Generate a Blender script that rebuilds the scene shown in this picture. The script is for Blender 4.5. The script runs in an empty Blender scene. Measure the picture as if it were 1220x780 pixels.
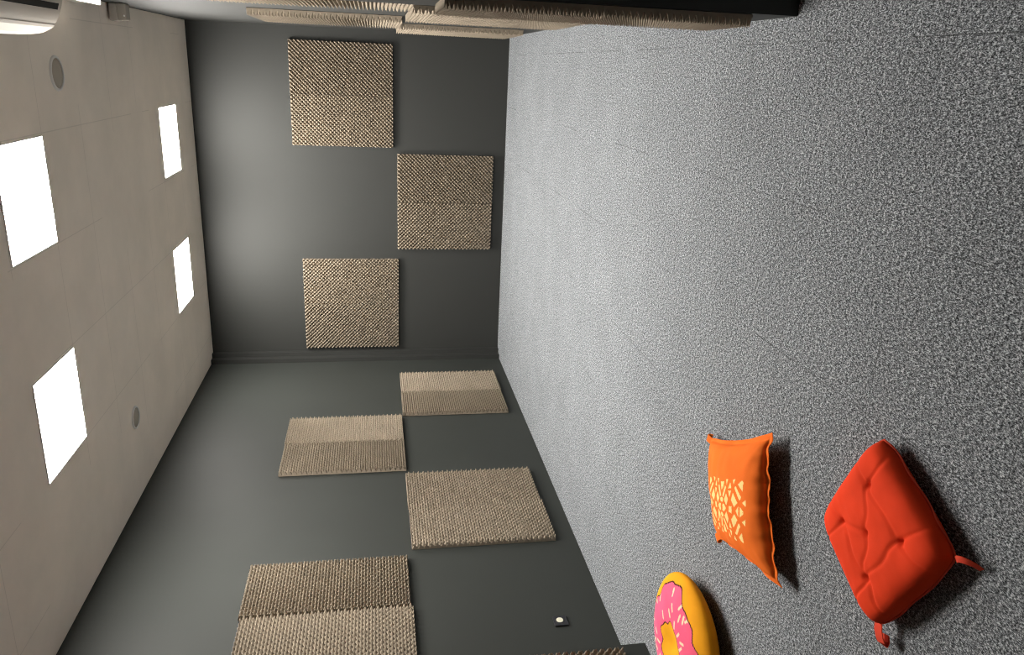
import bpy, bmesh, math, random
from mathutils import Vector, Matrix, noise
random.seed(7)
C = bpy.context.scene.collection
PI = math.pi

# ------------------------------------------------------------------ room measurements (metres)
XL, XR, YB, H = -3.122, 0.300, 8.18, 3.104
PIER_X, PIER_Y = -2.824, 3.11          # left wall steps in here
JOG_X, JOG_Y0, JOG_Y1 = 0.200, 2.50, 2.98   # short pier that ends the right wall
XE, YN = 2.9, -2.2                     # the wider part of the room round the camera
FOAM_T = 0.046

# ------------------------------------------------------------------ helpers
def link(o, parent=None):
    C.objects.link(o)
    if parent: o.parent = parent
    return o

def obj(name, bm, mat, parent=None, smooth=False, angle=None):
    me = bpy.data.meshes.new(name)
    bm.normal_update(); bm.to_mesh(me); bm.free()
    for m in (mat if isinstance(mat, (list, tuple)) else [mat]): me.materials.append(m)
    if smooth:
        me.polygons.foreach_set('use_smooth', [True]*len(me.polygons))
        if angle is not None and hasattr(me, 'set_sharp_from_angle'): me.set_sharp_from_angle(angle=angle)
    return link(bpy.data.objects.new(name, me), parent)

def tag(o, label, cat, group=None):
    o['label'] = label; o['category'] = cat
    if group: o['group'] = group
    return o

def thing(name, label, cat, loc=(0, 0, 0), rotz=0, group=None):
    o = bpy.data.objects.new(name, None); o.empty_display_size = .05
    o.location = loc; o.rotation_euler = (0, 0, rotz)
    C.objects.link(o)
    return tag(o, label, cat, group)

def box(bm, lo, hi, bevel=0, seg=2):
    r = bmesh.ops.create_cube(bm, size=1)
    vs = r['verts']
    for v in vs:
        v.co = Vector([lo[i] + (v.co[i] + .5)*(hi[i] - lo[i]) for i in range(3)])
    if bevel:
        es = list({e for v in vs for e in v.link_edges})
        bmesh.ops.bevel(bm, geom=es, offset=bevel, segments=seg, affect='EDGES', profile=.5)
    return bm

def poly_prism(bm, pts, axis_vec):
    """extrude a closed loop of 3-D points along a vector"""
    a = [bm.verts.new(p) for p in pts]
    b = [bm.verts.new(Vector(p) + Vector(axis_vec)) for p in pts]
    n = len(pts)
    bm.faces.new(a); bm.faces.new(b[::-1])
    for i in range(n):
        bm.faces.new((a[i], b[i], b[(i+1) % n], a[(i+1) % n]))
    bmesh.ops.recalc_face_normals(bm, faces=bm.faces)
    return bm

def lathe(bm, prof, n=48, cap=True):
    """prof: (radius, z) list, turned about z"""
    rings = []
    for r, z in prof:
        if r < 1e-6: rings.append([bm.verts.new((0, 0, z))])
        else: rings.append([bm.verts.new((r*math.cos(2*PI*k/n), r*math.sin(2*PI*k/n), z)) for k in range(n)])
    for A, B in zip(rings, rings[1:]):
        for k in range(n):
            k2 = (k+1) % n
            if len(A) == 1 and len(B) == 1: continue
            if len(A) == 1: bm.faces.new((A[0], B[k], B[k2]))
            elif len(B) == 1: bm.faces.new((A[k], B[0], A[k2]))
            else: bm.faces.new((A[k], B[k], B[k2], A[k2]))
    bmesh.ops.recalc_face_normals(bm, faces=bm.faces)
    return bm

def ribbon(bm, pts, side, thick):
    """a thin flat strap along pts; side[i] half-width vector"""
    rows = []
    for i, p in enumerate(pts):
        p = Vector(p); s = Vector(side[i])
        d = Vector(pts[min(i+1, len(pts)-1)]) - Vector(pts[max(i-1, 0)])
        n = d.cross(s).normalized()*thick*.5
        rows.append([bm.verts.new(p - s + n), bm.verts.new(p + s + n), bm.verts.new(p + s - n), bm.verts.new(p - s - n)])
    for A, B in zip(rows, rows[1:]):
        for k in range(4):
            bm.faces.new((A[k], A[(k+1) % 4], B[(k+1) % 4], B[k]))
    bm.faces.new(rows[0][::-1]); bm.faces.new(rows[-1])
    bmesh.ops.recalc_face_normals(bm, faces=bm.faces)
    return bm

# ------------------------------------------------------------------ materials
def mat(name, col, rough=.6, spec=.3, metal=0, emit=None, estr=0):
    m = bpy.data.materials.new(name); m.use_nodes = True
    b = m.node_tree.nodes['Principled BSDF']
    b.inputs['Base Color'].default_value = (*col, 1)
    b.inputs['Roughness'].default_value = rough
    b.inputs['Specular IOR Level'].default_value = spec
    b.inputs['Metallic'].default_value = metal
    if emit:
        b.inputs['Emission Color'].default_value = (*emit, 1)
        b.inputs['Emission Strength'].default_value = estr
    return m

class NT:
    def __init__(s, m): s.t = m.node_tree; s.b = s.t.nodes['Principled BSDF']
    def n(s, typ, **kw):
        x = s.t.nodes.new(typ)
        for k, v in kw.items(): setattr(x, k, v)
        return x
    def l(s, a, b): s.t.links.new(a, b)
    def math(s, op, a, b=None, clamp=False):
        x = s.n('ShaderNodeMath', operation=op); x.use_clamp = clamp
        for i, v in enumerate((a, b)):
            if v is None: continue
            if isinstance(v, (int, float)): x.inputs[i].default_value = v
            else: s.l(v, x.inputs[i])
        return x.outputs[0]
    def coord(s, scale=(1, 1, 1), rot=(0, 0, 0), space='Object'):
        tc = s.n('ShaderNodeTexCoord'); mp = s.n('ShaderNodeMapping')
        mp.inputs['Scale'].default_value = scale; mp.inputs['Rotation'].default_value = rot
        s.l(tc.outputs[space], mp.inputs['Vector']); return mp.outputs[0]
    def noise(s, vec, scale, detail=2, rough=.5):
        x = s.n('ShaderNodeTexNoise'); x.inputs['Scale'].default_value = scale
        x.inputs['Detail'].default_value = detail; x.inputs['Roughness'].default_value = rough
        s.l(vec, x.inputs['Vector']); return x.outputs['Fac']
    def ramp(s, fac, stops):
        x = s.n('ShaderNodeValToRGB'); cr = x.color_ramp
        while len(cr.elements) < len(stops): cr.elements.new(.5)
        for e, (p, c) in zip(cr.elements, stops): e.position = p; e.color = (*c, 1)
        s.l(fac, x.inputs[0]); return x.outputs[0]
    def mix(s, fac, a, b, mode='MIX'):
        x = s.n('ShaderNodeMix', data_type='RGBA', blend_type=mode)
        for sock, v in ((x.inputs[0], fac), (x.inputs[6], a), (x.inputs[7], b)):
            if isinstance(v, (int, float)): sock.default_value = v
            elif isinstance(v, tuple): sock.default_value = (*v, 1)
            else: s.l(v, sock)
        return x.outputs[2]
    def bump(s, h, strength=.3, dist=.002):
        x = s.n('ShaderNodeBump'); x.inputs['Strength'].default_value = strength
        x.inputs['Distance'].default_value = dist
        s.l(h, x.inputs['Height']); s.l(x.outputs[0], s.b.inputs['Normal'])

def wall_mat(name, col, rough=.55, spec=.35):
    m = mat(name, col, rough, spec); t = NT(m)
    v = t.coord()
    f = t.noise(v, 1.3, 3)
    t.l(t.mix(1.0, col, t.ramp(f, [(.3, (.93, .93, .93)), (.7, (1.05, 1.05, 1.05))]), 'MULTIPLY'), t.b.inputs['Base Color'])
    t.bump(t.noise(v, 160, 2), .12, .001)
    return m

M = {}
M['wall'] = wall_mat('dark_grey_paint', (.0185, .0195, .0175), .68, .52)
M['wall_green'] = wall_mat('slate_grey_paint', (.031, .034, .031), .58, .24)
M['black'] = wall_mat('black_paint', (.022, .023, .022))
M['pale'] = wall_mat('pale_paint', (.72, .69, .65))

# ceiling: warm off-white tiles with faint joints and a few scuffs
m = mat('ceiling_tile', (.86, .79, .71), .8, .2); t = NT(m)
tc = t.n('ShaderNodeTexCoord'); sp = t.n('ShaderNodeSeparateXYZ'); t.l(tc.outputs['Object'], sp.inputs[0])
def gridline(sock, off, pitch, w):
    a = t.math('FRACT', t.math('DIVIDE', t.math('SUBTRACT', sock, off), pitch))
    d = t.math('ABSOLUTE', t.math('SUBTRACT', a, .5))          # .5 on the joint
    return t.math('GREATER_THAN', d, .5 - w/pitch)
joint = t.math('MAXIMUM', gridline(sp.outputs[0], -.433, .5975, .003), gridline(sp.outputs[1], 3.97, .5915, .003))
dirt = t.noise(t.coord((1, 1, 1)), 2.2, 4, .6)
base = t.mix(1.0, (.86, .79, .71), t.ramp(dirt, [(.3, (.93, .93, .92)), (.7, (1.04, 1.03, 1.02))]), 'MULTIPLY')
patch = t.math('GREATER_THAN', t.noise(t.coord((1, 1, 1)), 1.1, 1), .44)
t.l(t.mix(t.math('MULTIPLY', t.math('MULTIPLY', joint, patch), .16), base, (.16, .145, .13)), t.b.inputs['Base Color'])
M['ceiling'] = m

# carpet tiles: heathered grey loop pile
m = mat('grey_carpet', (.25, .26, .28), .95, .08); t = NT(m)
n1 = t.noise(t.coord((1.0, .45, 1)), 400, 2, .65)
n2 = t.noise(t.coord((1, .5, 1), (0, 0, .15)), 190, 2, .5)
n3 = t.noise(t.coord(), 3.0, 2, .5)
n4 = t.noise(t.coord((1, .6, 1)), 95, 1, .5)
f = t.math('ADD', t.math('ADD', t.math('MULTIPLY', n1, .56), t.math('MULTIPLY', n2, .32)), t.math('MULTIPLY', n4, .12))
col = t.ramp(f, [(.405, (.018, .0195, .0215)), (.475, (.098, .104, .111)), (.525, (.198, .210, .223)), (.60, (.57, .595, .62))])
col = t.mix(1.0, col, t.ramp(n3, [(.3, (.94, .94, .94)), (.7, (1.05, 1.05, 1.05))]), 'MULTIPLY')
tc = t.n('ShaderNodeTexCoord'); sp = t.n('ShaderNodeSeparateXYZ'); t.l(tc.outputs['Object'], sp.inputs[0])
joint = t.math('MAXIMUM', gridline(sp.outputs[0], .12, .5, .0016), gridline(sp.outputs[1], 1.785, .5, .0016))
patch = t.math('GREATER_THAN', t.noise(t.coord(), 1.7, 1), .52)
col = t.mix(t.math('MULTIPLY', t.math('MULTIPLY', joint, patch), .55), col, (.03, .03, .03))
t.l(col, t.b.inputs['Base Color'])
M['carpet'] = m

# foam
def foam_mat(name, col):
    m = mat(name, col, .95, .05); t = NT(m)
    f = t.noise(t.coord(), 7, 3)
    t.l(t.mix(1.0, col, t.ramp(f, [(.3, (.92, .92, .92)), (.7, (1.06, 1.05, 1.03))]), 'MULTIPLY'), t.b.inputs['Base Color'])
    t.bump(t.noise(t.coord(), 420, 2), .25, .001)
    return m
M['foam'] = foam_mat('beige_foam', (.245, .205, .158))

M['white_plastic'] = mat('white_plastic', (.52, .48, .43), .4, .4)
M['grille'] = mat('grey_grille', (.42, .385, .33), .7, .2)
M['dark'] = mat('dark_recess', (.012, .011, .010), .6, .2)
M['frame'] = mat('white_metal_frame', (.75, .74, .72), .45, .3)
M['led'] = mat('led_diffuser', (.9, .9, .9), .5, .2, emit=(1.0, .965, .905), estr=101)
M['lamp'] = mat('lamp_diffuser', (.9, .88, .82), .4, .3, emit=(1.0, .93, .80), estr=4)
M['black_plastic'] = mat('black_plastic', (.018, .018, .022), .35, .5)
M['cream_plastic'] = mat('cream_plastic', (.80, .78, .62), .35, .5)
M['spot_white'] = mat('white_indicator', (.8, .8, .78), .4, .4)

def fabric(name, col, scale=900, vary=.08, attr=None, rough=.85):
    m = mat(name, col, rough, .12); t = NT(m)
    f = t.noise(t.coord(), 9, 3)
    src = col
    if attr:
        a = t.n('ShaderNodeAttribute', attribute_name=attr); src = a.outputs['Color']
    t.l(t.mix(1.0, src, t.ramp(f, [(.3, (1-vary,)*3), (.7, (1+vary*.6,)*3)]), 'MULTIPLY'), t.b.inputs['Base Color'])
    w = t.noise(t.coord((1, 1, 1)), scale, 1)
    t.bump(w, .25, .0015)
    return m
M['red'] = fabric('red_cotton', (.80, .052, .012))
M['red_trim'] = fabric('red_piping', (.72, .07, .035))
M['orange'] = fabric('orange_cotton_print', (.85, .17, .02), attr='print')
M['orange_plain'] = fabric('orange_cotton', (.86, .165, .018))
M['donut'] = fabric('plush_print', (.8, .4, .03), attr='print', vary=.10)

# ------------------------------------------------------------------ the setting
def structure(name, lo, hi, mt):
    o = obj(name, box(bmesh.new(), lo, hi), mt); o['kind'] = 'structure'; return o

structure('floor', (XL - .2, YN - .2, -.12), (XE + .2, YB + .2, 0), M['carpet'])
structure('ceiling', (XL - .2, YN - .2, H), (XE + .2, YB + .2, H + .12), M['ceiling'])
structure('wall_back', (XL - .2, YB, 0), (XR + .2, YB + .15, H), M['wall'])

# left wall with the step where the room narrows
structure('wall_left', (XL - .15, PIER_Y, 0), (XL, YB, H), M['wall_green'])
structure('wall_left', (XL - .15, YN, 0), (PIER_X, PIER_Y, H), M['wall_green'])
# right wall ends in a short pier, round whose corner the room widens
structure('wall_right', (XR, JOG_Y1, 0), (XR + .15, YB, H), M['wall'])
structure('wall_right', (JOG_X, JOG_Y0, 0), (XR + .15, JOG_Y1, H), M['black'])
structure('wall_right', (XR + .15, JOG_Y0, 0), (XE, JOG_Y0 + .15, H), M['black'])
structure('wall_side', (XE, YN, 0), (XE + .15, JOG_Y0 + .15, H), M['pale'])
structure('wall_near', (PIER_X - .3, YN - .15, 0), (XE + .15, YN, H), M['pale'])
# stepped boxing in the far left corner
bm = poly_prism(bmesh.new(), [(x, y, 0) for x, y in [(XL, YB), (XL, 8.045), (XL + .045, 8.045), (XL + .045, 8.12), (XL + .088, 8.12), (XL + .088, YB)]], (0, 0, H))
o = obj('trim_1', bm, M['wall']); o['kind'] = 'structure'

# ------------------------------------------------------------------ acoustic foam
PITCH = 1/26.0
def foam_sheet_mesh(name, w, h, ph, skew, ns=8, PITCH=PITCH, base=.006, T=FOAM_T):
    """egg-crate sheet in local x (width) and z (height); back at y=0, peaks towards -y"""
    nx = max(1, round(w/PITCH*ns)); nz = max(1, round(h/PITCH*ns))
    amp = T - base
    vs, fs = [], []
    for j in range(nz + 1):
        z = h*j/nz
        for i in range(nx + 1):
            x = -w/2 + w*i/nx
            a = 2*PI*x/PITCH + ph[0]; b = 2*PI*z/PITCH + ph[1]
            s = skew*math.cos(a + b) + (1 - skew)*math.cos(a - b)
            d = base + amp*(.5 + .5*s)**1.45
            vs.append((x, -d, z))
    W = nx + 1
    for j in range(nz):
        for i in range(nx):
            k = j*W + i
            fs.append((k, k + 1, k + W + 1, k + W))
    # sides and back
    def edge(idx):
        st = len(vs)
        for k in idx: vs.append((vs[k][0], 0, vs[k][2]))
        for q in range(len(idx) - 1): fs.append((idx[q + 1], idx[q], st + q, st + q + 1))
        return st
    nface = len(fs)
    edge([i for i in range(W)])
    edge([nz*W + i for i in range(W)][::-1])
    edge([j*W for j in range(nz + 1)][::-1])
    edge([j*W + nx for j in range(nz + 1)])
    s = len(vs)
    vs.extend([(-w/2, 0, 0), (w/2, 0, 0), (w/2, 0, h), (-w/2, 0, h)]); fs.append((s + 3, s + 2, s + 1, s))
    me = bpy.data.meshes.new(name); me.from_pydata(vs, [], fs); me.update()
    sm = [k < nface for k in range(len(fs))]
    me.polygons.foreach_set('use_smooth', sm)
    me.materials.append(M['foam'])
    return me

SH = {'phase': foam_sheet_mesh('foam_sheet', .498, 1.0, (1.9, .9), .53),
      'plain': foam_sheet_mesh('foam_sheet', .498, 1.0, (0, 0), .5),
      'slash': foam_sheet_mesh('foam_sheet', .498, 1.0, (1.1, .6), .33),
      'back': foam_sheet_mesh('foam_sheet', .498, 1.0, (2.3, 2.0), .67)}

def foam_panel(loc, rotz, label, group, left='plain', right='plain', dz=(0, 0), gap=.25):
    t = thing('acoustic_foam_panel', label, 'foam panel', loc, rotz, group)
    off = Matrix.Rotation(rotz, 3, 'Z') @ Vector((0, -.002, 0)); t.location = Vector(loc) + off
    for sx, kind, z in ((-1, left, dz[0]), (1, right, dz[1])):
        s = link(bpy.data.objects.new('foam_sheet', SH[kind]), t)
        s.location = (sx*gap, 0, z)
    link(bpy.data.objects.new('mounting_board', BOARD), t)
    return t

def board_mesh(w, h):
    bm = box(bmesh.new(), (-w/2, 0, .002), (w/2, .0015, h - .002)); me = bpy.data.meshes.new('mounting_board'); bm.to_mesh(me); bm.free()
    me.materials.append(M['black_plastic']); return me
BOARD = board_mesh(.99, 1.0)
GB, GL, GR = 'foam panels on the far wall', 'foam panels on the socket wall', 'foam panels on the edge-on wall'
foam_panel((-.324, YB, 1.17), 0, "square beige foam panel on the far wall, the topmost of three in the photo", GB, 'plain', 'slash')
foam_panel((-1.385, YB, .128), 0, "square beige foam panel on the far wall, the one nearest the carpet", GB, 'back', 'slash')
foam_panel((-2.495, YB, 1.122), 0, "square beige foam panel on the far wall, the one beside the boxed-in corner", GB, 'back', 'plain')
RL = PI/2
foam_panel((XL, 7.098, .130), RL, "two-tone beige foam panel on the socket wall, low and closest to the boxed-in corner", GL, 'back', 'slash', (.004, 0))
foam_panel((XL, 6.069, 1.142), RL, "beige foam panel high on the socket wall, the smaller-looking of the two high ones", GL, 'back', 'slash', (0, .003))
foam_panel((XL, 4.988, .153), RL, "beige foam panel low on the socket wall, between the corner panel and the socket", GL, 'plain', 'phase', (-.006, 0))
foam_panel((XL, 3.891, 1.182), RL, "largest beige foam panel, high on the socket wall, with visibly offset halves", GL, 'slash', 'back', (-.014, 0))
foam_panel((PIER_X, 2.56, .138), RL, "sliver of a beige foam panel at the photo's bottom edge, between socket and doughnut cushion", GL, 'plain', 'back')
RR = -PI/2
foam_panel((XR, 7.10, .15), RR, "edge-on beige foam panel on the photo's top-edge wall, low and touching the far corner", GR)
foam_panel((XR, 6.07, 1.165), RR, "edge-on beige foam panel on the photo's top-edge wall, high, beside the far wall's top panel", GR)
foam_panel((XR, 4.97, .15), RR, "edge-on beige foam panel on the photo's top-edge wall, the middle of three low ones", GR)
foam_panel((XR, 3.90, 1.175), RR, "edge-on beige foam panel high on the photo's top-edge wall, nearest the air conditioner", GR)
# the nearest: two half-width sheets one above the other on the pier
SQ = foam_sheet_mesh('foam_sheet', .37, .498, (0, 0), .5, 8, 1/41, .010, .040)
t = thing('acoustic_foam_panel', "longest edge-on foam panel at the photo's top, showing its brown cut side, nearest the camera", 'foam panel', (JOG_X - .002, 2.697, .15), RR, GR)
link(bpy.data.objects.new('mounting_board', board_mesh(.365, .995)), t)
for z in (0, .500):
    s = link(bpy.data.objects.new('foam_sheet', SQ), t); s.location = (0, 0, z)

# ------------------------------------------------------------------ ceiling lights
def ceiling_light(x, y, label):
    t = thing('ceiling_light', label, 'ceiling light', (x, y, H - .006), 0, 'square ceiling lights')
    a, b = .288, .283
    bm = bmesh.new()
    for lo, hi in (((-a, -a, 0), (a, -b, .006)), ((-a, b, 0), (a, a, .006)), ((-a, -b, 0), (-b, b, .006)), ((b, -b, 0), (a, b, .006))):
        box(bm, lo, hi)
    obj('frame', bm, M['frame'], t)
    obj('diffuser', box(bmesh.new(), (-b, -b, .001), (b, b, .006)), M['led'], t)
ceiling_light(-.732, 4.265, "large glowing square ceiling light nearest the air conditioner, cut by the photo's left edge")
ceiling_light(-1.928, 4.267, "large glowing square ceiling light wholly in view, beside the smaller round speaker")
ceiling_light(-.717, 7.221, "smaller-looking glowing ceiling light by the far wall, upper of the two there in the photo")
ceiling_light(-1.918, 7.235, "smaller-looking glowing ceiling light by the far wall, lower of the two there in the photo")

# ------------------------------------------------------------------ round ceiling speakers
def speaker(x, y, r, label):
    t = thing('ceiling_speaker', label, 'ceiling speaker', (x, y, H), 0, 'round ceiling speakers')
    obj('rim', lathe(bmesh.new(), [(r*.84, 0), (r*.84, -.008), (r*.90, -.011), (r*.98, -.007), (r, 0)]), M['frame'], t, True)
    obj('grille', lathe(bmesh.new(), [(r*.845, -.001), (r*.845, -.004), (r*.5, -.007), (0, -.008)]), M['grille'], t, True)
speaker(-.135, 4.880, .096, 'round ceiling speaker with white rim, close to the air conditioner')
speaker(-2.523, 5.470, .086, "round ceiling speaker with white rim, beside the fully visible large ceiling light")

# ------------------------------------------------------------------ air conditioner high on the right wall
Y0, Y1 = 3.12, 4.02
t = thing('air_conditioner', 'white wall-mounted air conditioner with dark outlet slot, under the ceiling', 'air conditioner', (XR, (Y0+Y1)/2, 2.69))
def ac_section(y, k, e=0):
    # (x from the wall, z above the base) going round: back top, back bottom, underside, front, top
    P = [(0, .37), (0, .020), (.097, .040), (.125, .047), (.161, .061), (.19, .077), (.215, .096), (.227, .117), (.239 + .005*k, .14), (.246 + .009*k, .18), (.244 + .009*k, .26), (.23, .32), (.19, .365)]
    if e: P = [((x - .12)*(1 - e) + .12 if x > 0 else x, z + e*(.19 - z)) for x, z in P]
    return [(-x, y, z) for x, z in P]
bm = bmesh.new(); rows = []
L = Y1 - Y0
for y, k, e in [(-L/2 - .008, 0, .05), (-L/2 - .005, 0, .02)] + [(-L/2 + L*q/16, 1 - (q/8 - 1)**2, 0) for q in range(17)] + [(L/2 + .005, 0, .02), (L/2 + .008, 0, .05)]:
    rows.append([bm.verts.new(p) for p in ac_section(y, k, e)])
for A, B in zip(rows, rows[1:]):
    for i in range(len(A)):
        j = (i + 1) % len(A); bm.faces.new((A[i], A[j], B[j], B[i]))
bm.faces.new(rows[0]); bm.faces.new(rows[-1][::-1])
bmesh.ops.recalc_face_normals(bm, faces=bm.faces)
obj('housing', bm, M['white_plastic'], t, True, .22)
# outlet slot on the underside, with its louvre
bm = bmesh.new()
poly_prism(bm, [(-.114, -L/2 + .05, .0420), (-.140, -L/2 + .05, .0505), (-.140, -L/2 + .05, .056), (-.114, -L/2 + .05, .048)], (0, L - .09, 0))
obj('outlet_slot', bm, M['dark'], t)
bm = bmesh.new()
poly_prism(bm, [(-.203, -L/2, .0848), (-.2155, -L/2, .0942), (-.2145, -L/2, .0965), (-.202, -L/2, .088)], (0, L, 0))
obj('front_lip', bm, M['white_plastic'], t)
bm = bmesh.new()
poly_prism(bm, [(-.045, -L/2 + .05, .0270), (-.108, -L/2 + .05, .0400), (-.109, -L/2 + .05, .0430), (-.045, -L/2 + .05, .0300)], (0, L - .09, 0))
obj('louvre', bm, M['white_plastic'], t)

# small wall light behind it
t = thing('wall_light', "small glowing warm white light box at the photo's top edge, between air conditioner and sensor", 'wall light', (XR, 5.03, 2.93))
obj('housing', box(bmesh.new(), (-.045, -.20, .010), (0, .20, .15), .006), M['white_plastic'], t)
obj('diffuser', box(bmesh.new(), (-.052, -.19, 0), (-.002, .19, .012), .004), M['lamp'], t)

# motion sensor in the ceiling corner
t = thing('motion_sensor', "small pale sensor box in the ceiling corner beside the glowing light box", 'sensor', (XR, 5.95, 2.985))
obj('housing', box(bmesh.new(), (-.112, -.05, .058), (0, .05, .108), .006), M['white_plastic'], t)
obj('lens', box(bmesh.new(), (-.106, -.045, 0), (0, .045, .060), .008, 3), M['grille'], t)
bm = bmesh.new(); bmesh.ops.create_uvsphere(bm, u_segments=16, v_segments=8, radius=.006)
o = obj('indicator', bm, M['spot_white'], t, True); o.location = (-.078, -.046, .014)

# socket on the left wall
t = thing('wall_socket', "square black wall socket with round cream insert, low on the dark side wall", 'socket', (XL, 3.672, .262), RL)
obj('cover_plate', box(bmesh.new(), (-.042, -.010, 0), (.042, 0, .085), .003), M['black_plastic'], t)
bm = lathe(bmesh.new(), [(0, .0015), (.019, .0015), (.021, .001), (.022, -.002)], 32)
o = obj('socket_insert', bm, M['cream_plastic'], t, True); o.rotation_euler = (PI/2, 0, 0); o.location = (.004, -.010, .046)
bm = lathe(bmesh.new(), [(.022, -.002), (.0235, .001), (.026, .001), (.0275, -.002)], 32)
o = obj('insert_rim', bm, M['black_plastic'], t, True); o.rotation_euler = (PI/2, 0, 0); o.location = (.004, -.010, .046)

# ------------------------------------------------------------------ cushions
def setcol(me, cols):
    a = me.color_attributes.new('print', 'FLOAT_COLOR', 'POINT')
    a.data.foreach_set('color', [c for q in cols for c in (*q, 1)])

def grid_shell(name, n, top, bot, mt, parent, cols=None, smooth=True):
    """closed shell of two (n+1)^2 sheets sharing their rim"""
    W = n + 1; vs = []; idt = {}; idb = {}; cl = []
    for j in range(W):
        for i in range(W):
            s, t_ = 2*i/n - 1, 2*j/n - 1
            idt[i, j] = len(vs); vs.append(top(s, t_))
            if cols: cl.append(cols(s, t_, True))
    for j in range(W):
        for i in range(W):
            if i in (0, n) or j in (0, n): idb[i, j] = idt[i, j]
            else:
                s, t_ = 2*i/n - 1, 2*j/n - 1
                idb[i, j] = len(vs); vs.append(bot(s, t_))
                if cols: cl.append(cols(s, t_, False))
    fs = []
    for j in range(n):
        for i in range(n):
            fs.append((idt[i, j], idt[i+1, j], idt[i+1, j+1], idt[i, j+1]))
            fs.append((idb[i, j], idb[i, j+1], idb[i+1, j+1], idb[i+1, j]))
    me = bpy.data.meshes.new(name); me.from_pydata(vs, [], fs); me.update()
    bm = bmesh.new(); bm.from_mesh(me); bmesh.ops.recalc_face_normals(bm, faces=bm.faces); bm.to_mesh(me); bm.free()
    me.polygons.foreach_set('use_smooth', [smooth]*len(me.polygons))
    me.materials.append(mt)
    if cols: setcol(me, cl)
    return link(bpy.data.objects.new(name, me), parent)

# --- red tufted chair pad
A = Vector((-.872, 1.650)); B = Vector((-1.228, 1.808)); Cc = Vector((-1.395, 1.502)); D = Vector((-1.034, 1.309))
cen = (A + B + Cc + D)/4
t = thing('seat_cushion', 'square red tufted seat pad with tie straps, lying on the carpet', 'cushion', (cen.x, cen.y, 0))
TUFT = [(-.50, -.48), (.36, -.48), (-.02, -.02), (-.52, .44), (.42, .44)]
CREASE = [((-.50, -.48), (-1, -.62)), ((-.50, -.48), (-.52, .44)), ((-.50, -.48), (-.02, -.02)), ((.36, -.48), (.42, .44)), ((.36, -.48), (.5, -1)),
          ((-.02, -.02), (.36, -.48)), ((-.52, .44), (.42, .44)), ((-.02, -.02), (.42, .44)), ((-.52, .44), (-.62, 1)), ((.42, .44), (1, .62)),
          ((.42, .44), (.52, 1)), ((.36, -.48), (1, -.55)), ((-.52, .44), (-1, .5)), ((-.5, -.48), (-.42, -1))]
def segd(p, a, b):
    px, py = p[0]-a[0], p[1]-a[1]; dx, dy = b[0]-a[0], b[1]-a[1]
    u = max(0, min(1, (px*dx+py*dy)/(dx*dx+dy*dy)))
    return math.hypot(px-u*dx, py-u*dy), u
def pad_xy(s, t_):
    # rounded-square outline, s from the A-D side to the B-C side, t from A-B to D-C
    k = .085
    s2 = s*(1 - k*abs(t_)**4*abs(s)**2) ; t2 = t_*(1 - k*abs(s)**4*abs(t_)**2)
    u, v = (s2 + 1)/2, (t2 + 1)/2
    p = A*(1-u)*(1-v) + B*u*(1-v) + Cc*u*v + D*(1-u)*v
    return (p - cen)
def squash(s):   # bunch grid lines to the rim so that the side wall is round
    return math.sin(s*PI/2)
PAD_MID = .040
def pad_top(s, t_):
    s, t_ = squash(s), squash(t_)
    f = max(0, (1 - abs(s)**9)*(1 - abs(t_)**9))**.5
    h = .048*f
    dome = .012*(1 - s*s)*(1 - t_*t_)
    dim = 0
    for q in TUFT:
        d = math.hypot(s-q[0], t_-q[1]); dim += .007*math.exp(-(d/.18)**2) + .011*math.exp(-(d/.05)**2)
    cr = 0
    for a, b in CREASE:
        wob = .035*math.sin(7*(s+t_)+3*a[0])
        d, u = segd((s+wob, t_-wob), a, b)
        cr = max(cr, (.0052*math.exp(-(d/.03)**2))*(1 - .45*u))
    z = PAD_MID + h + (dome - dim - cr)*min(1, f*1.3)
    p = pad_xy(s, t_); n = .0030*noise.noise((s*3.2, t_*3.2, 1)) + .0012*noise.noise((s*9, t_*4, 6))
    return (p.x, p.y, z + n*f)
def pad_bot(s, t_):
    s, t_ = squash(s), squash(t_)
    f = max(0, (1 - abs(s)**6)*(1 - abs(t_)**6))**.4
    p = pad_xy(s, t_)*(1 - .05*f)
    return (p.x, p.y, PAD_MID - (PAD_MID - .002)*f)
grid_shell('pad_cover', 120, pad_top, pad_bot, M['red'], t)
# piping round the seam
bm = bmesh.new(); pts = []
for k in range(160):
    a = k/160*4; e = int(a); u = -1 + 2*(a - e)
    s, t_ = [(u, -1), (1, u), (-u, 1), (-1, -u)][e]
    p = pad_xy(s, t_); p = p*(1.004); pts.append(Vector((p.x, p.y, PAD_MID - .004 + .003*math.sin(k*.4))))
rings = []
for k, p in enumerate(pts):
    d = (pts[(k+1) % 160] - pts[k-1]).normalized(); n1 = Vector((0, 0, 1)); n2 = d.cross(n1).normalized()
    rings.append([bm.verts.new(p + .0032*(math.cos(w*PI/3)*n1 + math.sin(w*PI/3)*n2)) for w in range(6)])
for k in range(160):
    Ra, Rb = rings[k], rings[(k+1) % 160]
    for w in range(6): bm.faces.new((Ra[w], Ra[(w+1) % 6], Rb[(w+1) % 6], Rb[w]))
bmesh.ops.recalc_face_normals(bm, faces=bm.faces)
obj('piping', bm, M['red_trim'], t, True)
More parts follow.
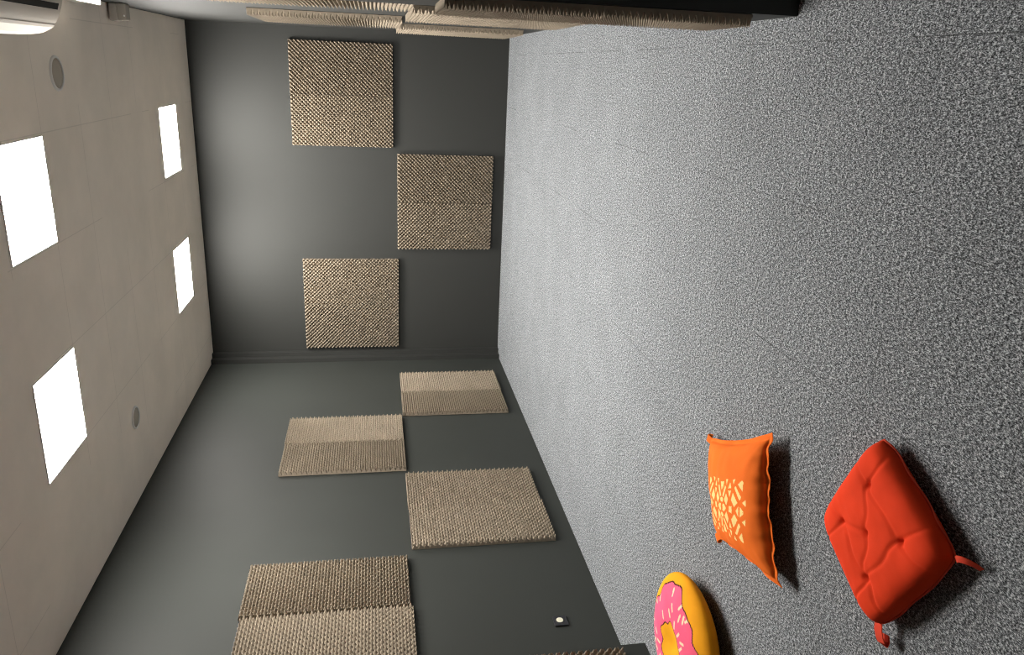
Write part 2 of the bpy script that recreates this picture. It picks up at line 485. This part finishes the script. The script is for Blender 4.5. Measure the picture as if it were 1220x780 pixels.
# tie straps: one arching out from the nearest corner, one folded loop on the left corner
def strap(pts, w, label=None):
    side = []
    for i in range(len(pts)):
        d = Vector(pts[min(i+1, len(pts)-1)]) - Vector(pts[max(i-1, 0)]); side.append(Vector((d.y, -d.x, 0)).normalized()*w)
    o = obj('tie_strap', ribbon(bmesh.new(), pts, side, .0025), M['red_trim'], t, True, .6)
d0 = D - cen
strap([(d0.x - .006, d0.y + .012, .040), (d0.x + .003, d0.y + .004, .046), (d0.x + .009, d0.y - .007, .046), (d0.x + .010, d0.y - .019, .039), (d0.x + .006, d0.y - .029, .026), (d0.x - .001, d0.y - .036, .014)], .0075)
c0 = Cc - cen
strap([(c0.x + .020, c0.y + .008, .040), (c0.x + .004, c0.y + .002, .042), (c0.x - .014, c0.y - .006, .040), (c0.x - .027, c0.y - .012, .035), (c0.x - .031, c0.y - .014, .028), (c0.x - .026, c0.y - .012, .022), (c0.x - .008, c0.y - .004, .022)], .0155)

# --- orange pillow with a stitched flange and a printed square
P1 = Vector((-1.387, 2.637)); P2 = Vector((-1.130, 2.165)); P3 = Vector((-1.603, 1.956)); P4 = Vector((-1.735, 2.446))
cen2 = (P1 + P2 + P3 + P4)/4
t = thing('throw_pillow', 'orange square pillow with pale lattice print, lying on the carpet', 'pillow', (cen2.x, cen2.y, 0))
def zq(x, y): return ((x-250)/292.0, (y-375-.13*(x-250))/262.0)
RAW = [[(450,180),(468,160),(490,152),(502,165),(503,240)], [(412,200),(428,190),(490,285),(480,308),(470,305)],
       [(383,133),(415,130),(398,172)], [(340,205),(376,203),(358,150)], [(343,225),(378,225),(362,282)], [(303,122),(331,122),(318,172)],
       [(295,178),(312,190),(278,285),(260,270)], [(320,245),(345,300),(320,358),(287,305)], [(400,243),(456,330),(415,366),(380,308)],
       [(503,330),(535,308),(538,362)], [(350,362),(385,362),(385,400),(350,385)], [(430,402),(466,362),(466,405)], [(482,362),(482,412),(522,405)],
       [(240,137),(276,143),(258,218)], [(264,345),(285,345),(312,380),(306,405),(280,395),(262,370)]]
POLY = [[zq(*p) for p in q] for q in RAW]
def inpoly(x, y, P):
    c = False; j = len(P) - 1
    for i in range(len(P)):
        if (P[i][1] > y) != (P[j][1] > y) and x < (P[j][0]-P[i][0])*(y-P[i][1])/(P[j][1]-P[i][1]) + P[i][0]: c = not c
        j = i
    return c
def printed(a, b):
    a, b = abs(a), -abs(b)
    if a > 1.1 or b < -1.1: return False
    # ring of ovals about the centre
    if ((a-.0)/.075)**2 + ((b+.27)/.085)**2 < 1: return abs(b+.27) > .0
    return any(inpoly(a, b, P) for P in POLY)
ORANGE, CREAM = (.86, .165, .018), (.90, .66, .26)
FL = .925
def pil_xy(s, t_):
    k = .085
    s2 = s*(1 - k*(1 - t_*t_)); t2 = t_*(1 - k*(1 - s*s))
    u, v = (s2 + 1)/2, (t2 + 1)/2          # u: P1->P2 , v: P1->P4
    p = P1*(1-u)*(1-v) + P2*u*(1-v) + P3*u*v + P4*(1-u)*v
    ruf = (.0035*math.sin(25*t_) + .002*math.sin(41*t_))*max(0, s)**8
    return p - cen2 + Vector((.36, -.93))*ruf
def pil_mid(s, t_):
    # the seam: near edge held up by the filling, corners droop a little
    w = (.004*math.sin(9*t_ + 1.3) + .0035*math.sin(23*t_))*max(0, s)**6 + .004*math.sin(11*s)*abs(t_)**3
    return .0490 + .0100*s - .008*(abs(s)*abs(t_))**3 + w
def pil_f(s, t_):
    a, b = min(1, abs(s)/FL), min(1, abs(t_)/FL)
    return max(0, (1 - a*a)*(1 - b*b))
def wrink(s, t_):
    r = 0
    for sx in (-1, 1):
        for sy in (-1, 1):
            d = math.hypot(s - sx*FL, t_ - sy*FL); ang = math.atan2(t_ - sy*FL, s - sx*FL)
            r += math.sin(ang*9 + sx)*math.exp(-(d/.45)**2)*min(1, d/.12)
    r += 1.6*noise.noise((s*2.2, t_*2.2, 3.3))
    r += .9*noise.noise((s*5, t_*3, 8.1))
    return .0034*r
def pil_top(s, t_):
    f = pil_f(s, t_); p = pil_xy(s, t_)
    return (p.x, p.y, pil_mid(s, t_) + .0015 + .074*f**.38 + wrink(s, t_)*min(1, f*3))
def pil_bot(s, t_):
    f = pil_f(s, t_); p = pil_xy(s, t_); m_ = pil_mid(s, t_)
    return (p.x, p.y, max(.002, m_ - .0015 - .056*f**.95))
PS = .43
def pil_col(s, t_, top):
    if not top: return ORANGE
    b0 = (t_ - .14)/.49; a0 = s/.68
    a, b = a0 + .09*b0, b0 + .06*a0
    return CREAM if printed(a, b) else ORANGE
grid_shell('pillow_cover', 230, pil_top, pil_bot, M['orange'], t, pil_col)
# rolled-up corner tabs of the flange at the far side
for (s, t_, dx, dy) in ((-1, -1, -.004, .006), (-1, 1, -.006, .000)):
    p = pil_xy(s, t_); bm = bmesh.new()
    q = [(p.x*.94, p.y*.94, .036), (p.x*.98, p.y*.98, .042), (p.x + dx, p.y + dy, .040), (p.x*1.01 + dx, p.y*1.01 + dy, .031), (p.x*.99, p.y*.99, .024)]
    obj('corner_tab', ribbon(bm, q, [Vector((-p.y, p.x, 0)).normalized()*.016]*5, .004), M['orange_plain'], t, True, .8)

# --- round doughnut cushion
DX, DY, DR, DH, DE = -2.311, 2.515, .298, .0765, .235
t = thing('doughnut_cushion', 'round yellow plush cushion printed as a pink iced doughnut, at the photo edge', 'cushion', (DX, DY, 0))
NR, NA = 110, 420
def iced(r, a):
    ro = .240 + .010*math.cos(4*(a - .33)) + .020*math.exp(-((a - .36)/.35)**2) + .008*math.sin(10*a + .5) + .004*math.sin(17*a)
    ri = .098 + .008*math.sin(5*a + 1.0) + .005*math.sin(9*a)
    return ro, ri
SPR = []
rs = random.Random(5)
while len(SPR) < 34:
    a = rs.uniform(0, 2*PI); r = rs.uniform(.122, .232); x, y = r*math.cos(a), r*math.sin(a)
    if all(math.hypot(x-q[0], y-q[1]) > .028 for q in SPR): SPR.append((x, y, a + rs.uniform(-.7, .7)))
def donut_col(x, y, top):
    r = math.hypot(x, y); a = math.atan2(y, x)
    base = (.86, .36, .012) if r > .12 else (.88, .40, .015)
    if not top: return (.80, .30, .01)
    ro, ri = iced(r, a)
    if abs(r-ro) < .0030 or abs(r-ri) < .0026: return (.05, .012, .01)
    if ri < r < ro:
        for sx, sy, sa in SPR:
            dx, dy = x-sx, y-sy
            if abs(dx) > .02 or abs(dy) > .02: continue
            u = dx*math.cos(sa) + dy*math.sin(sa); v = -dx*math.sin(sa) + dy*math.cos(sa)
            u = max(0, abs(u) - .014)
            if math.hypot(u, v) < .0056: return (.95, .62, .42)
        return (.86, .115, .22)
    return base
vs, cl, fs = [], [], []
prof = []
for k in range(98):
    r = .290*k/97
    ph = PI/2 if r <= DR - DE else math.acos((r - (DR - DE))/DE)
    prof.append((r, DH + DH*math.sin(ph), True)); ph0 = ph
for k in range(1, 25):
    ph = ph0 + (-PI/2 - ph0)*k/24
    prof.append((DR - DE + DE*math.cos(ph), DH + DH*math.sin(ph), ph > 0))
prof.append((0, 0, False))
rows = []
for k, (r, z, top) in enumerate(prof):
    row = []
    if r < 1e-6:
        row = [len(vs)]; vs.append((0, 0, z - .030 if top else .001)); cl.append(donut_col(.001, 0, top))
    else:
        for j in range(NA):
            a = 2*PI*j/NA; x, y = r*math.cos(a), r*math.sin(a); zz = z
            if top: zz -= .030*math.exp(-(r/.075)**2)      # dimple where the hole is stitched in
            zz += .0012*noise.noise((x*18, y*18, z*18))
            row.append(len(vs)); vs.append((x, y, max(.001, zz))); cl.append(donut_col(x, y, top))
    rows.append(row)
for Ra, Rb in zip(rows, rows[1:]):
    for j in range(NA):
        j2 = (j + 1) % NA
        if len(Ra) == 1: fs.append((Ra[0], Rb[j], Rb[j2]))
        elif len(Rb) == 1: fs.append((Ra[j], Rb[0], Ra[j2]))
        else: fs.append((Ra[j], Rb[j], Rb[j2], Ra[j2]))
me = bpy.data.meshes.new('plush_cover'); me.from_pydata(vs, [], fs); me.update()
bm = bmesh.new(); bm.from_mesh(me); bmesh.ops.recalc_face_normals(bm, faces=bm.faces); bm.to_mesh(me); bm.free()
me.polygons.foreach_set('use_smooth', [True]*len(me.polygons)); me.materials.append(M['donut']); setcol(me, cl)
link(bpy.data.objects.new('plush_cover', me), t)

# ------------------------------------------------------------------ camera (the phone was held sideways: the photo lies on its side)
FPX, YAW, PITCH_, ROLL, HC = 915.9003, .3299, -.1742, -.0141, 1.363
cy, sy, cp, sp_ = math.cos(YAW), math.sin(YAW), math.cos(PITCH_), math.sin(PITCH_)
fw = Vector((-sy*cp, cy*cp, sp_)); r0 = Vector((cy, sy, 0)); u0 = r0.cross(fw)
rr = math.cos(ROLL)*r0 + math.sin(ROLL)*u0; uu = -math.sin(ROLL)*r0 + math.cos(ROLL)*u0
cam = bpy.data.cameras.new('camera'); co = bpy.data.objects.new('camera', cam); C.objects.link(co)
X, Y, Z = -uu, rr, -fw
co.matrix_world = Matrix(((X.x, Y.x, Z.x, 0), (X.y, Y.y, Z.y, 0), (X.z, Y.z, Z.z, HC), (0, 0, 0, 1)))
cam.sensor_fit = 'HORIZONTAL'; cam.sensor_width = 36; cam.lens = FPX/1220*36; cam.clip_start = .02
sc = bpy.context.scene; sc.camera = co

# ------------------------------------------------------------------ light and exposure
w = bpy.data.worlds.new('world'); sc.world = w; w.use_nodes = True
w.node_tree.nodes['Background'].inputs[0].default_value = (.02, .02, .022, 1)
w.node_tree.nodes['Background'].inputs[1].default_value = 1
sc.cycles.filter_width = 1.1
sc.cycles.denoising_prefilter = 'NONE'
vs_ = sc.view_settings
vs_.view_transform = 'Standard'; vs_.look = 'None'; vs_.gamma = 1; vs_.exposure = 0; vs_.use_curve_mapping = False
